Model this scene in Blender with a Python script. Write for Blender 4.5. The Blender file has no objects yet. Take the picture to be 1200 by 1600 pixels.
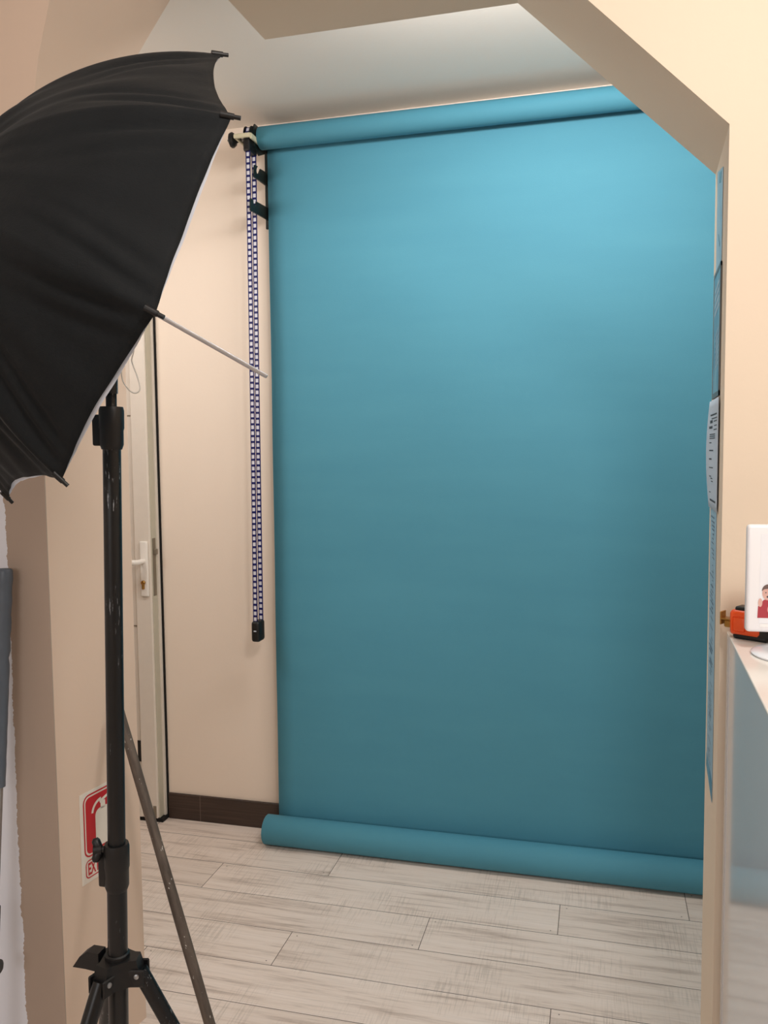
import bpy, bmesh, math, random
from mathutils import Vector, Matrix, noise
random.seed(4)
PI = math.pi
COL = bpy.context.scene.collection
H = 1.485

# ------------------------------------------------------------------ materials
def srgb(r, g, b):
    def c(v):
        v /= 255.0
        return v / 12.92 if v <= 0.04045 else ((v + 0.055) / 1.055) ** 2.4
    return (c(r), c(g), c(b), 1.0)

class NT:
    def __init__(s, name):
        s.m = bpy.data.materials.new(name); s.m.use_nodes = True
        s.t = s.m.node_tree; s.b = s.t.nodes['Principled BSDF']
        s.out = s.t.nodes['Material Output']
    def n(s, typ, **kw):
        o = s.t.nodes.new(typ)
        for k, v in kw.items(): setattr(o, k, v)
        return o
    def l(s, a, b): s.t.links.new(a, b)
    def math(s, op, a, b=None, c=None):
        o = s.n('ShaderNodeMath', operation=op)
        for i, v in enumerate((a, b, c)):
            if v is None: continue
            if isinstance(v, (int, float)): o.inputs[i].default_value = v
            else: s.l(v, o.inputs[i])
        return o.outputs[0]
    def mix(s, f, a, b):
        o = s.n('ShaderNodeMix', data_type='RGBA')
        for sock, v in ((o.inputs[0], f), (o.inputs[6], a), (o.inputs[7], b)):
            if isinstance(v, (int, float, tuple)): sock.default_value = v
            else: s.l(v, sock)
        return o.outputs[2]
    def ramp(s, f, stops):
        o = s.n('ShaderNodeValToRGB'); s.l(f, o.inputs[0])
        e = o.color_ramp.elements
        while len(e) < len(stops): e.new(0.5)
        for i, (p, c) in enumerate(stops):
            e[i].position = p; e[i].color = c if isinstance(c, tuple) else (c, c, c, 1)
        return o.outputs[0]
    def noise(s, vec, scale, detail=4, rough=0.5):
        o = s.n('ShaderNodeTexNoise'); o.inputs['Scale'].default_value = scale
        o.inputs['Detail'].default_value = detail; o.inputs['Roughness'].default_value = rough
        if vec is not None: s.l(vec, o.inputs['Vector'])
        return o.outputs['Fac']
    def bump(s, h, strength, dist=0.01):
        o = s.n('ShaderNodeBump'); o.inputs['Strength'].default_value = strength
        o.inputs['Distance'].default_value = dist
        s.l(h, o.inputs['Height']); s.l(o.outputs[0], s.b.inputs['Normal'])
    def obj(s):
        return s.n('ShaderNodeTexCoord').outputs['Object']

def plain(name, col, rough=0.5, metal=0.0, var=0.06, scale=30, bump=0.0, spec=0.5, bscale=None):
    k = NT(name); v = k.obj()
    f = k.noise(v, scale)
    dark = tuple(c * (1 - var * 2) for c in col[:3]) + (1,)
    lite = tuple(min(1, c * (1 + var * 2)) for c in col[:3]) + (1,)
    k.l(k.mix(f, dark, lite), k.b.inputs['Base Color'])
    k.b.inputs['Roughness'].default_value = rough; k.b.inputs['Metallic'].default_value = metal
    k.b.inputs['Specular IOR Level'].default_value = spec
    if bump: k.bump(k.noise(v, bscale or scale * 6, 3), bump, 0.002)
    return k.m

M = {}
def plaster(name, col):
    k = NT(name); v = k.obj()
    big = k.noise(v, 2.0, 3); fine = k.noise(v, 90, 4)
    d = tuple(c * 0.95 for c in col[:3]) + (1,)
    k.l(k.mix(big, d, col), k.b.inputs['Base Color'])
    k.b.inputs['Roughness'].default_value = 0.75; k.b.inputs['Specular IOR Level'].default_value = 0.25
    k.bump(fine, 0.12, 0.002)
    return k
M['wall'] = plaster('cream_plaster', srgb(250, 234, 218)).m
M['wall_r'] = plaster('warm_cream_plaster', srgb(238, 220, 198)).m
M['ceil'] = plaster('white_ceiling_paint', srgb(244, 234, 224)).m

def left_wall_mat():
    k = plaster('cream_white_paint_with_shade', srgb(216, 196, 168))
    v = k.obj()
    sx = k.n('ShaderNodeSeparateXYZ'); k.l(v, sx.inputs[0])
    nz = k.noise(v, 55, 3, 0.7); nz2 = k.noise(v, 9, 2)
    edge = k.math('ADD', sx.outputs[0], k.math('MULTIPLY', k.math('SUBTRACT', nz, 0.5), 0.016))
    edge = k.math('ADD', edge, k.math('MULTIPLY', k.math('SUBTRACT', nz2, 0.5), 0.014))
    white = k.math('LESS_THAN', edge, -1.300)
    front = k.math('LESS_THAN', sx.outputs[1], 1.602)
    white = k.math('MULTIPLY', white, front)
    k.l(k.mix(white, k.mix(k.math('MULTIPLY', front, k.math('LESS_THAN', sx.outputs[2], 1.9)), srgb(230, 205, 184), srgb(182, 163, 148)), srgb(236, 238, 246)), k.b.inputs['Base Color'])  # shade on the lower front strip is painted in as a darker tone
    return k.m
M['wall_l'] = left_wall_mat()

def floor_mat():
    k = NT('washed_wood_plank_tile'); v = k.obj()
    s = k.n('ShaderNodeSeparateXYZ'); k.l(v, s.inputs[0]); X, Y = s.outputs[0], s.outputs[1]
    W, L = 0.1755, 1.2
    vv = k.math('DIVIDE', k.math('SUBTRACT', 2.861, Y), W)
    row = k.math('FLOOR', vv); fy = k.math('FRACT', vv)
    uu = k.math('DIVIDE', k.math('ADD', k.math('SUBTRACT', X, 0.285), k.math('MULTIPLY', row, 0.4)), L)
    colm = k.math('FLOOR', uu); fx = k.math('FRACT', uu)
    ly = k.math('MULTIPLY', fy, W); lx = k.math('MULTIPLY', fx, L)
    ey = k.math('MINIMUM', ly, k.math('SUBTRACT', W, ly)); ex = k.math('MINIMUM', lx, k.math('SUBTRACT', L, lx))
    seam = k.math('LESS_THAN', k.math('MINIMUM', ex, ey), 0.0011)
    # plank random
    cb = k.n('ShaderNodeCombineXYZ'); k.l(row, cb.inputs[0]); k.l(colm, cb.inputs[1])
    wn = k.n('ShaderNodeTexWhiteNoise', noise_dimensions='3D'); k.l(cb.outputs[0], wn.inputs['Vector'])
    rnd = wn.outputs['Value']
    g = k.n('ShaderNodeCombineXYZ')
    k.l(k.math('ADD', k.math('MULTIPLY', X, 2.2), k.math('MULTIPLY', rnd, 37)), g.inputs[0])
    k.l(k.math('ADD', k.math('MULTIPLY', Y, 34), k.math('MULTIPLY', rnd, 91)), g.inputs[1])
    grain = k.noise(g.outputs[0], 1.0, 8, 0.68)
    g2 = k.n('ShaderNodeCombineXYZ')
    k.l(k.math('ADD', k.math('MULTIPLY', X, 5), k.math('MULTIPLY', rnd, 17)), g2.inputs[0])
    k.l(k.math('MULTIPLY', Y, 170), g2.inputs[1])
    fine = k.noise(g2.outputs[0], 1.0, 4, 0.6)
    g3 = k.n('ShaderNodeCombineXYZ')
    k.l(k.math('MULTIPLY', X, 210), g3.inputs[0]); k.l(k.math('MULTIPLY', Y, 9), g3.inputs[1])
    cross = k.noise(g3.outputs[0], 1.0, 2, 0.5)
    blot = k.noise(v, 4.5, 3)
    c = k.ramp(grain, [(0.27, srgb(166, 146, 134)), (0.38, srgb(214, 196, 184)), (0.48, srgb(242, 226, 214)), (0.72, srgb(250, 236, 226))])
    f2 = k.ramp(fine, [(0.32, 0.45), (0.48, 0.0)])
    c = k.mix(k.math('MULTIPLY', f2, 0.45), c, srgb(150, 135, 124))
    cm = k.math('MULTIPLY', k.ramp(cross, [(0.38, 1.0), (0.5, 0.0)]), k.ramp(blot, [(0.45, 0.0), (0.6, 0.5)]))
    c = k.mix(k.math('MULTIPLY', cm, 0.55), c, srgb(160, 146, 134))
    c = k.mix(k.math('MULTIPLY', rnd, 0.16), c, srgb(170, 152, 138))
    def dot(px, py):
        dx = k.math('SUBTRACT', lx, px); dy = k.math('SUBTRACT', ly, py)
        d = k.math('ADD', k.math('MULTIPLY', dx, dx), k.math('MULTIPLY', dy, dy))
        return k.math('LESS_THAN', d, 0.0022 ** 2)
    dots = k.math('MAXIMUM', dot(0.022, 0.018), dot(L - 0.022, W - 0.018))
    c = k.mix(k.math('MAXIMUM', seam, k.math('MULTIPLY', dots, 0.85)), c, srgb(92, 76, 64))
    k.l(c, k.b.inputs['Base Color'])
    k.b.inputs['Roughness'].default_value = 0.42
    k.b.inputs['Specular IOR Level'].default_value = 0.4
    k.bump(k.math('SUBTRACT', grain, k.math('MULTIPLY', seam, 1.0)), 0.12, 0.002)
    return k.m
M['floor'] = floor_mat()

def skirting():
    k = NT('dark_brown_skirting_tile'); v = k.obj()
    s = k.n('ShaderNodeSeparateXYZ'); k.l(v, s.inputs[0])
    g = k.n('ShaderNodeCombineXYZ'); k.l(k.math('MULTIPLY', s.outputs[0], 3), g.inputs[0]); k.l(k.math('MULTIPLY', s.outputs[2], 160), g.inputs[2])
    n_ = k.noise(g.outputs[0], 1.0, 4, 0.6)
    c = k.ramp(n_, [(0.3, srgb(44, 32, 27)), (0.7, srgb(76, 58, 48))])
    fx = k.math('FRACT', k.math('DIVIDE', k.math('ADD', s.outputs[0], 1.556), 0.6))
    c = k.mix(k.math('LESS_THAN', fx, 0.003), c, srgb(120, 104, 92))
    k.l(c, k.b.inputs['Base Color']); k.b.inputs['Roughness'].default_value = 0.45
    return k.m
M['skirt'] = skirting()

def paper_mat():
    k = NT('teal_backdrop_paper'); v = k.obj()
    mp = k.n('ShaderNodeMapping'); mp.inputs['Scale'].default_value = (2.0, 2.0, 11.0); k.l(v, mp.inputs[0])
    n1 = k.noise(mp.outputs[0], 1.0, 3); n2 = k.noise(v, 420, 2)
    c = k.mix(n1, srgb(77, 143, 166), srgb(85, 152, 173))
    c = k.mix(k.math('MULTIPLY', n2, 0.12), c, srgb(60, 120, 140))
    k.l(c, k.b.inputs['Base Color']); k.b.inputs['Roughness'].default_value = 0.7
    k.b.inputs['Specular IOR Level'].default_value = 0.3
    k.bump(n2, 0.15, 0.0015)
    return k.m
M['paper'] = paper_mat()

def canopy_mat():
    k = NT('black_umbrella_cloth'); v = k.obj()
    n1 = k.noise(v, 14, 4, 0.6); n2 = k.noise(v, 600, 2)
    k.l(k.mix(n1, srgb(14, 17, 19), srgb(26, 29, 31)), k.b.inputs['Base Color'])
    k.b.inputs['Roughness'].default_value = 0.8
    k.b.inputs['Specular IOR Level'].default_value = 0.22
    k.b.inputs['Sheen Weight'].default_value = 0.05
    k.b.inputs['Sheen Roughness'].default_value = 0.5
    h = k.math('ADD', k.math('MULTIPLY', n2, 0.15), n1)
    k.bump(h, 0.22, 0.010)
    return k.m
M['canopy'] = canopy_mat()

def lining_mat():
    k = NT('white_umbrella_lining'); n1 = k.noise(k.obj(), 20)
    k.l(k.mix(n1, srgb(225, 228, 240), srgb(245, 246, 252)), k.b.inputs['Base Color'])
    k.b.inputs['Roughness'].default_value = 0.6
    tr = k.n('ShaderNodeBsdfTranslucent'); tr.inputs[0].default_value = srgb(235, 238, 250)
    ms = k.n('ShaderNodeMixShader'); ms.inputs[0].default_value = 0.35
    k.l(k.b.outputs[0], ms.inputs[1]); k.l(tr.outputs[0], ms.inputs[2]); k.l(ms.outputs[0], k.out.inputs[0])
    return k.m
M['lining'] = lining_mat()

def stand_mat():
    k = NT('scuffed_black_metal'); v = k.obj()
    mp = k.n('ShaderNodeMapping'); mp.inputs['Scale'].default_value = (190, 190, 26); k.l(v, mp.inputs[0])
    n1 = k.noise(mp.outputs[0], 1.0, 4, 0.7); big = k.noise(v, 7, 2)
    s = k.math('MULTIPLY', k.ramp(n1, [(0.60, 0.0), (0.64, 1.0)]), k.ramp(big, [(0.47, 0.0), (0.54, 1.0)]))
    k.l(k.mix(s, srgb(13, 15, 17), srgb(150, 152, 156)), k.b.inputs['Base Color'])
    k.b.inputs['Roughness'].default_value = 0.33
    return k.m
M['stand'] = stand_mat()

def stick_mat():
    k = NT('worn_wooden_stick'); v = k.obj()
    mp = k.n('ShaderNodeMapping'); mp.inputs['Scale'].default_value = (60, 60, 9); k.l(v, mp.inputs[0])
    n1 = k.noise(mp.outputs[0], 1.0, 5, 0.6)
    mp2 = k.n('ShaderNodeMapping'); mp2.inputs['Scale'].default_value = (150, 150, 70); k.l(v, mp2.inputs[0])
    n2 = k.noise(mp2.outputs[0], 1.0, 3, 0.6)
    c = k.ramp(n1, [(0.3, srgb(66, 57, 50)), (0.7, srgb(112, 99, 88))])
    c = k.mix(k.ramp(n2, [(0.68, 0.0), (0.72, 1.0)]), c, srgb(205, 200, 192))
    k.l(c, k.b.inputs['Base Color']); k.b.inputs['Roughness'].default_value = 0.75
    k.bump(n1, 0.3, 0.002)
    return k.m
M['stick'] = stick_mat()

def glossy_white():
    k = NT('glossy_white_laminate'); n1 = k.noise(k.obj(), 3)
    k.l(k.mix(n1, srgb(236, 240, 246), srgb(246, 248, 252)), k.b.inputs['Base Color'])
    k.b.inputs['Roughness'].default_value = 0.12
    k.b.inputs['IOR'].default_value = 1.5
    k.b.inputs['Coat Weight'].default_value = 0.15; k.b.inputs['Coat Roughness'].default_value = 0.06
    return k.m
M['gloss'] = glossy_white()

def clear_mat(name, col, mixf, transl=True):
    k = NT(name); n1 = k.noise(k.obj(), 60)
    k.l(k.mix(n1, col, tuple(min(1, c * 1.05) for c in col[:3]) + (1,)), k.b.inputs['Base Color'])
    k.b.inputs['Roughness'].default_value = 0.35
    t = k.n('ShaderNodeBsdfTransparent')
    ms = k.n('ShaderNodeMixShader'); ms.inputs[0].default_value = mixf
    k.l(k.b.outputs[0], ms.inputs[1]); k.l(t.outputs[0], ms.inputs[2]); k.l(ms.outputs[0], k.out.inputs[0])
    return k.m
M['bead_white'] = clear_mat('milky_white_link', srgb(240, 240, 250), 0.3)
M['bead_blue'] = plain('navy_blue_link', srgb(14, 20, 92), 0.4)
M['black'] = plain('black_plastic', srgb(16, 16, 17), 0.45)
M['black_rubber'] = plain('black_rubber', srgb(12, 12, 12), 0.8)
M['bracket'] = plain('dark_green_black_steel', srgb(20, 34, 34), 0.42)
M['cream_plate'] = plain('cream_steel_plate', srgb(214, 206, 176), 0.5)
M['silver'] = plain('silver_rod', srgb(196, 199, 206), 0.3, 0.9, var=.005)
M['alu'] = plain('dull_aluminium', srgb(176, 178, 180), 0.4, 0.9)
M['faceplate'] = plain('brushed_lock_steel', srgb(140, 132, 118), 0.45, 0.6)
M['brass'] = plain('brass', srgb(176, 134, 70), 0.3, 0.9)
M['door'] = plain('white_painted_door', srgb(232, 222, 210), 0.42, var=0.02)
M['upvc'] = plain('white_plastic_handle', srgb(246, 240, 232), 0.3, var=0.01)
M['frame_strip'] = plain('door_edge_seal', srgb(196, 190, 172), 0.6, var=0.02)
M['gap'] = plain('dark_gap', srgb(14, 12, 11), 0.9)
M['cord'] = plain('white_elastic_cord', srgb(232, 226, 216), 0.6)
M['sleeve'] = plain('blue_grey_nylon', srgb(92, 102, 114), 0.38, bump=0.5, bscale=45)
M['clamp'] = plain('dark_grey_plastic', srgb(62, 64, 66), 0.5)
M['orange'] = plain('orange_plastic', srgb(252, 92, 36), 0.3)
M['screen'] = plain('bright_white_frame', srgb(250, 249, 252), 0.3, var=0.0)
M['sign_white'] = plain('white_sign_vinyl', srgb(236, 226, 212), 0.4, var=0.02)
M['sign_red'] = plain('red_sign_ink', srgb(196, 22, 34), 0.4, var=0.03)
M['sheet'] = plain('pale_blue_white_paper', srgb(196, 208, 222), 0.6, var=0.02)
M['ink'] = plain('faded_dark_ink', srgb(84, 104, 126), 0.7)
M['dark_ink'] = plain('grey_black_ink', srgb(62, 66, 74), 0.7)
M['pic_frame'] = plain('dark_grey_picture_frame', srgb(104, 106, 106), 0.4)
def poster_mat(name, a, b, sc):
    k = NT(name); v = k.obj()
    mp = k.n('ShaderNodeMapping'); mp.inputs['Rotation'].default_value = (0.7, 0, 0); mp.inputs['Scale'].default_value = (1, 3, 1); k.l(v, mp.inputs[0])
    k.l(k.ramp(k.noise(mp.outputs[0], sc, 4, 0.6), [(0.35, a), (0.65, b)]), k.b.inputs['Base Color'])
    k.b.inputs['Roughness'].default_value = 0.35
    return k.m
M['poster_a'] = poster_mat('pale_blue_poster_print', srgb(150, 182, 204), srgb(184, 206, 220), 9)
M['poster_b'] = poster_mat('sea_blue_picture_print', srgb(66, 122, 158), srgb(150, 192, 208), 16)
M['lower_sheet'] = poster_mat('light_blue_printed_sheet', srgb(164, 192, 212), srgb(180, 204, 220), 5)
M['skin'] = plain('printed_skin_tone', srgb(226, 182, 172), 0.5)
M['hair'] = plain('printed_brown_hair', srgb(112, 92, 88), 0.5)
M['redshirt'] = plain('printed_red_shirt', srgb(176, 62, 74), 0.5)
M['blueshirt'] = plain('printed_light_blue_shirt', srgb(170, 214, 232), 0.5)
M['soft'] = plain('printed_pale_grey', srgb(206, 214, 226), 0.5)

# ------------------------------------------------------------------ geometry helpers
def link(name, bm, mats, parent=None, smooth=False, recalc=True):
    if recalc: bmesh.ops.recalc_face_normals(bm, faces=bm.faces)
    me = bpy.data.meshes.new(name); bm.to_mesh(me); bm.free()
    if not isinstance(mats, (list, tuple)): mats = [mats]
    for m in mats: me.materials.append(m)
    if smooth:
        for p in me.polygons: p.use_smooth = True
    o = bpy.data.objects.new(name, me); COL.objects.link(o)
    if parent is not None:
        o.parent = parent
        o.matrix_parent_inverse = parent.matrix_world.inverted() if False else Matrix.Translation(-Vector(parent.location)) if parent.type == 'EMPTY' else Matrix.Identity(4)
    return o

def smooth_by_angle(o, deg=40):
    me = o.data
    for p in me.polygons: p.use_smooth = True
    bm = bmesh.new(); bm.from_mesh(me)
    for e in bm.edges:
        if len(e.link_faces) == 2 and e.calc_face_angle(0) > math.radians(deg): e.smooth = False
    bm.to_mesh(me); bm.free()
    return o

def thing(name, label, cat, loc, group=None):
    o = bpy.data.objects.new(name, None); COL.objects.link(o); o.empty_display_size = 0.05
    o.location = loc; o['label'] = label; o['category'] = cat
    if group: o['group'] = group
    return o
def tag(o, label, cat, group=None):
    o['label'] = label; o['category'] = cat
    if group: o['group'] = group
    return o
def struct(name, bm, m, parent=None):
    o = link(name, bm, m, parent)
    if parent is None: o['kind'] = 'structure'
    return o

def box(bm, x0, x1, y0, y1, z0, z1, bev=0.0, seg=2, mi=0, mat=None):
    r = bmesh.ops.create_cube(bm, size=1.0)
    vs = r['verts']
    bmesh.ops.transform(bm, matrix=Matrix.Translation(((x0+x1)/2, (y0+y1)/2, (z0+z1)/2)) @ Matrix.Diagonal((abs(x1-x0), abs(y1-y0), abs(z1-z0), 1)), verts=vs)
    fs = set(f for v in vs for f in v.link_faces)
    if bev:
        es = set(e for v in vs for e in v.link_edges)
        r = bmesh.ops.bevel(bm, geom=list(es), offset=bev, segments=seg, profile=0.5, affect='EDGES')
        fs = set(r['faces']) | set(f for f in fs if f.is_valid)
        vs = list(set(v for f in fs for v in f.verts))
    for f in fs: f.material_index = mi
    if mat is not None: bmesh.ops.transform(bm, matrix=mat, verts=vs)
    return vs

def tube(bm, pts, radii, seg=20, caps=True, mi=0):
    pts = [Vector(p) for p in pts]
    if isinstance(radii, (int, float)): radii = [radii] * len(pts)
    rings = []; prev = None
    for i, p in enumerate(pts):
        if i == 0: d = pts[1] - p
        elif i == len(pts) - 1: d = p - pts[i-1]
        else: d = (pts[i+1] - p).normalized() + (p - pts[i-1]).normalized()
        if d.length < 1e-9: d = prev_d
        d.normalize(); prev_d = d
        if prev is None:
            a = Vector((0, 0, 1)) if abs(d.z) < 0.9 else Vector((1, 0, 0))
            s = d.cross(a).normalized()
        else:
            s = (prev - d * prev.dot(d)).normalized()
        prev = s; t = d.cross(s)
        rings.append([bm.verts.new(p + (s * math.cos(2*PI*k/seg) + t * math.sin(2*PI*k/seg)) * radii[i]) for k in range(seg)])
    for a, b in zip(rings, rings[1:]):
        for k in range(seg):
            f = bm.faces.new((a[k], a[(k+1) % seg], b[(k+1) % seg], b[k])); f.material_index = mi
    if caps:
        f = bm.faces.new(rings[0][::-1]); f.material_index = mi
        f = bm.faces.new(rings[-1]); f.material_index = mi

def lathe_along(bm, p0, axis, prof, seg=24, mi=0):
    """prof: list of (distance along axis, radius)"""
    axis = Vector(axis).normalized()
    a = Vector((0, 0, 1)) if abs(axis.z) < 0.9 else Vector((1, 0, 0))
    s = axis.cross(a).normalized(); t = axis.cross(s)
    rings = []
    for d, r in prof:
        rings.append([bm.verts.new(Vector(p0) + axis * d + (s * math.cos(2*PI*k/seg) + t * math.sin(2*PI*k/seg)) * max(r, 1e-5)) for k in range(seg)])
    for a_, b_ in zip(rings, rings[1:]):
        for k in range(seg):
            f = bm.faces.new((a_[k], a_[(k+1) % seg], b_[(k+1) % seg], b_[k])); f.material_index = mi
    for f in (bm.faces.new(rings[0][::-1]), bm.faces.new(rings[-1])): f.material_index = mi

def prism(bm, poly, fn0, fn1, mi=0):
    """poly: 2D points; fn0/fn1 map (i, point) to 3D for both ends"""
    a = [bm.verts.new(fn0(i, p)) for i, p in enumerate(poly)]
    b = [bm.verts.new(fn1(i, p)) for i, p in enumerate(poly)]
    n = len(poly)
    for f in [bm.faces.new(a[::-1]), bm.faces.new(b)] + [bm.faces.new((a[i], a[(i+1) % n], b[(i+1) % n], b[i])) for i in range(n)]:
        f.material_index = mi

def B(): return bmesh.new()

# ------------------------------------------------------------------ room
YW = 2.989; YF, YR = 1.64, 1.92; CZ = 2.708
S = .975
def SP(p): return Vector((p[0]*S, p[1]*S, H+(p[2]-H)*S if p[2] > 0 and p[2] < CZ-.0001 else p[2]))
SM = Matrix.Translation((0, 0, H)) @ Matrix.Diagonal((S, S, S, 1)) @ Matrix.Translation((0, 0, -H))
XL, XR, YB = -2.75, 2.0, -2.6
b = B(); box(b, XL-.1, XR+.1, YB-.1, YW+.1, -.1, 0); struct('floor', b, M['floor'])
b = B(); box(b, XL-.1, XR+.1, YB-.1, YW+.1, CZ, CZ+.1); struct('ceiling', b, M['ceil'])
b = B(); box(b, XL-.1, XR+.1, YW, YW+.1, 0, CZ); struct('wall_back', b, M['wall'])
b = B(); box(b, XL-.1, XL, YB, YW, 0, CZ); struct('wall_left', b, M['ceil'])
b = B(); box(b, XR, XR+.1, YB, YW, 0, CZ); struct('wall_right', b, M['wall_r'])
b = B(); box(b, XL-.1, XR+.1, YB-.1, YB, 0, CZ); struct('wall_rear', b, M['wall'])

# partition with the chamfered opening: left pier and right pier with lintel
lf = [(XL, 0), (-1.225, 0), (-1.225, 2.12), (-1.221, 2.20), (-1.212, 2.28), (-1.197, 2.36), (-1.163, 2.475), (-.955, CZ), (XL, CZ)]
lr = [(XL, 0), (-1.180, 0), (-1.180, 2.12), (-1.176, 2.20), (-1.167, 2.28), (-1.152, 2.36), (-1.118, 2.475), (-.910, CZ), (XL, CZ)]
b = B(); prism(b, lf, lambda i, p: SP((lf[i][0], YF, lf[i][1])), lambda i, p: SP((lr[i][0], YR, lr[i][1])))
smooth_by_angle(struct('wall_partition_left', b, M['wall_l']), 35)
rf = [(XR, 0), (.219, 0), (.219, 2.064), (-.185, 2.468), (-.795, 2.468), (-.795, CZ), (XR, CZ)]
rr = [(XR, 0), (.231, 0), (.231, 2.062), (-.183, 2.467), (-.780, 2.467), (-.780, CZ), (XR, CZ)]
b = B(); prism(b, rf, lambda i, p: SP((rf[i][0], YF, rf[i][1])), lambda i, p: SP((rr[i][0], YR, rr[i][1])))
struct('wall_partition_right', b, M['wall_r'])

b = B(); box(b, -1.697, XR, YW-.011, YW, 0, .106, .002, 1); struct('baseboard_back', b, M['skirt'])

# ------------------------------------------------------------------ door (structure)
dr = bpy.data.objects.new('door_1', None); COL.objects.link(dr); dr.location = (-1.75, YW-.02, 0); dr['kind'] = 'structure'
bpy.context.view_layer.update()
XD = -1.716
b = B()
box(b, -2.56, -1.785, 2.940, 2.970, .018, 2.03)               # recessed panel
box(b, -1.785, XD, 2.926, 2.972, .018, 2.04, .003, 1)           # lock stile
box(b, -2.62, -2.56, 2.926, 2.972, .018, 2.04, .003, 1)
box(b, -2.56, -1.785, 2.926, 2.972, 1.94, 2.04, .003, 1)
box(b, -2.56, -1.785, 2.926, 2.972, .018, .13, .003, 1)
box(b, -2.555, -1.785, 2.9365, 2.941, 1.638, 1.6415, mi=1); box(b, -2.555, -1.785, 2.9365, 2.941, .800, .8035, mi=1)
link('door_leaf', b, [M['door'], M['faceplate']], dr)
b = B(); box(b, XD-.001, XD+.0035, 2.936, 2.972, .018, 2.04, .001, 1); link('door_seal', b, M['frame_strip'], dr)
b = B(); box(b, -1.7245, -1.7055, 2.968, YW, 0, 2.065, .001, 1); box(b, -2.68, -2.62, 2.968, YW, 0, 2.065); box(b, -2.68, -1.7055, 2.968, YW, 2.045, 2.10)
link('door_frame', b, M['door'], dr)
b = B(); box(b, -1.7055, -1.6985, 2.982, YW+.001, .0, 2.07); box(b, -2.6, -1.70, 2.935, 2.985, .001, .017); link('gap', b, M['gap'], dr)
b = B(); box(b, XD+.003, XD+.006, 2.938, 2.960, .925, 1.155, .001, 1)
box(b, XD+.004, XD+.018, 2.942, 2.957, 1.09, 1.112, .002, 1)
link('lock_plate', b, M['faceplate'], dr)
b = B(); box(b, -1.757, -1.723, 2.915, 2.927, .925, 1.145, .005, 3); hp = smooth_by_angle(link('handle_plate', b, M['upvc'], dr))
b = B(); tube(b, [(-1.742, 2.918, 1.066), (-1.742, 2.878, 1.066), (-1.750, 2.868, 1.066), (-1.80, 2.864, 1.064), (-1.862, 2.868, 1.058)], [.010, .010, .011, .0105, .009], 14)
smooth_by_angle(link('door_handle', b, M['upvc'], dr))
b = B(); lathe_along(b, (-1.742, 2.918, .981), (0, -1, 0), [(0, .009), (.010, .009), (.012, .007)], 16); box(b, -1.7465, -1.7375, 2.905, 2.918, .955, .978, .002, 1)
link('lock_cylinder', b, M['brass'], dr)
b = B(); box(b, -1.812, -1.786, 2.936, 2.941, .322, .331); box(b, -1.806, -1.786, 2.936, 2.941, .245, .322)
box(b, -1.812, -1.786, 2.936, 2.941, .190, .196); box(b, -1.812, -1.786, 2.936, 2.941, .170, .176); box(b, -1.798, -1.786, 2.936, 2.941, .176, .196)
link('black_marking', b, M['black'], dr)
b = B(); box(b, -1.735, -1.722, 2.924, 2.927, .02, .07); link('bottom_bolt', b, M['faceplate'], dr)

# ------------------------------------------------------------------ backdrop paper
RX0, RX1 = -1.200, 1.52
bd = thing('paper_backdrop', 'teal blue seamless paper backdrop hanging from its roll down to the floor', 'backdrop', (0.16, 2.9, 0))
SY = 2.930
b = B()
nx, nz = 40, 60
grid = []
for j in range(nz+1):
    z = .055 + (2.625-.055)*j/nz
    rowv = []
    for i in range(nx+1):
        x = RX0+.010 + (RX1-RX0-.02)*i/nx
        y = 2.923 + (SY-2.923)*j/nz + .0025*math.sin(z*2.2+.6)*math.sin(x*1.7)+.0012*math.sin(z*9+x*2)
        if j == 0: y = 2.923
        rowv.append(b.verts.new((x, y, z)))
    grid.append(rowv)
for j in range(nz):
    for i in range(nx): b.faces.new((grid[j][i], grid[j][i+1], grid[j+1][i+1], grid[j+1][i]))
sh = link('paper_sheet', b, M['paper'], bd, smooth=True)
sm = sh.modifiers.new('t', 'SOLIDIFY'); sm.thickness = .0008; sm.offset = 0
def roll(name, cy, cz, r, x0, x1):
    b = B()
    lathe_along(b, (x0, cy, cz), (1, 0, 0), [(.006, r*.42), (0, r*.55), (0, r*.96), (.002, r), ((x1-x0)/2, r*1.004), (x1-x0-.002, r), (x1-x0, r*.96), (x1-x0, r*.5)], 64)
    return smooth_by_angle(link(name, b, M['paper'], bd), 50)
roll('top_roll', 2.890, 2.6215, .0395, RX0, RX1)
roll('bottom_roll', 2.868, .0553, .0545, RX0-.022, RX1)

# wall bracket for three rolls
br = thing('backdrop_bracket', 'black steel wall bracket with three hooked arms beside the left edge of the teal backdrop', 'bracket', (-1.211, YW, 2.33))
b = B(); box(b, -1.222, -1.198, YW-.009, YW-.001, 2.325, 2.69, .002, 1); link('wall_bar', b, M['bracket'], br)
def arm(poly, name='hook_arm'):
    b = B(); prism(b, poly, lambda i, p: (-1.2135, p[0], p[1]), lambda i, p: (-1.2085, p[0], p[1])); return link(name, b, M['bracket'], br)
W_ = YW-.008
arm([(W_, 2.69), (2.93, 2.665), (2.865, 2.665), (2.85, 2.64), (2.855, 2.585), (2.90, 2.565), (W_, 2.60)])
arm([(W_, 2.527), (2.9092, 2.5217), (2.900, 2.508), (2.8905, 2.4975), (2.8749, 2.4946), (2.8700, 2.503), (2.8740, 2.512), (2.884, 2.5228), (2.8567, 2.5196), (2.8486, 2.4752), (W_, 2.4783)])
arm([(W_, 2.4012), (2.8661, 2.3932), (2.8640, 2.3800), (2.8584, 2.3760), (2.8440, 2.3745), (2.8385, 2.3800), (2.8373, 2.3907), (2.8148, 2.3912), (2.8124, 2.3474), (W_, 2.3551)])
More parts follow.
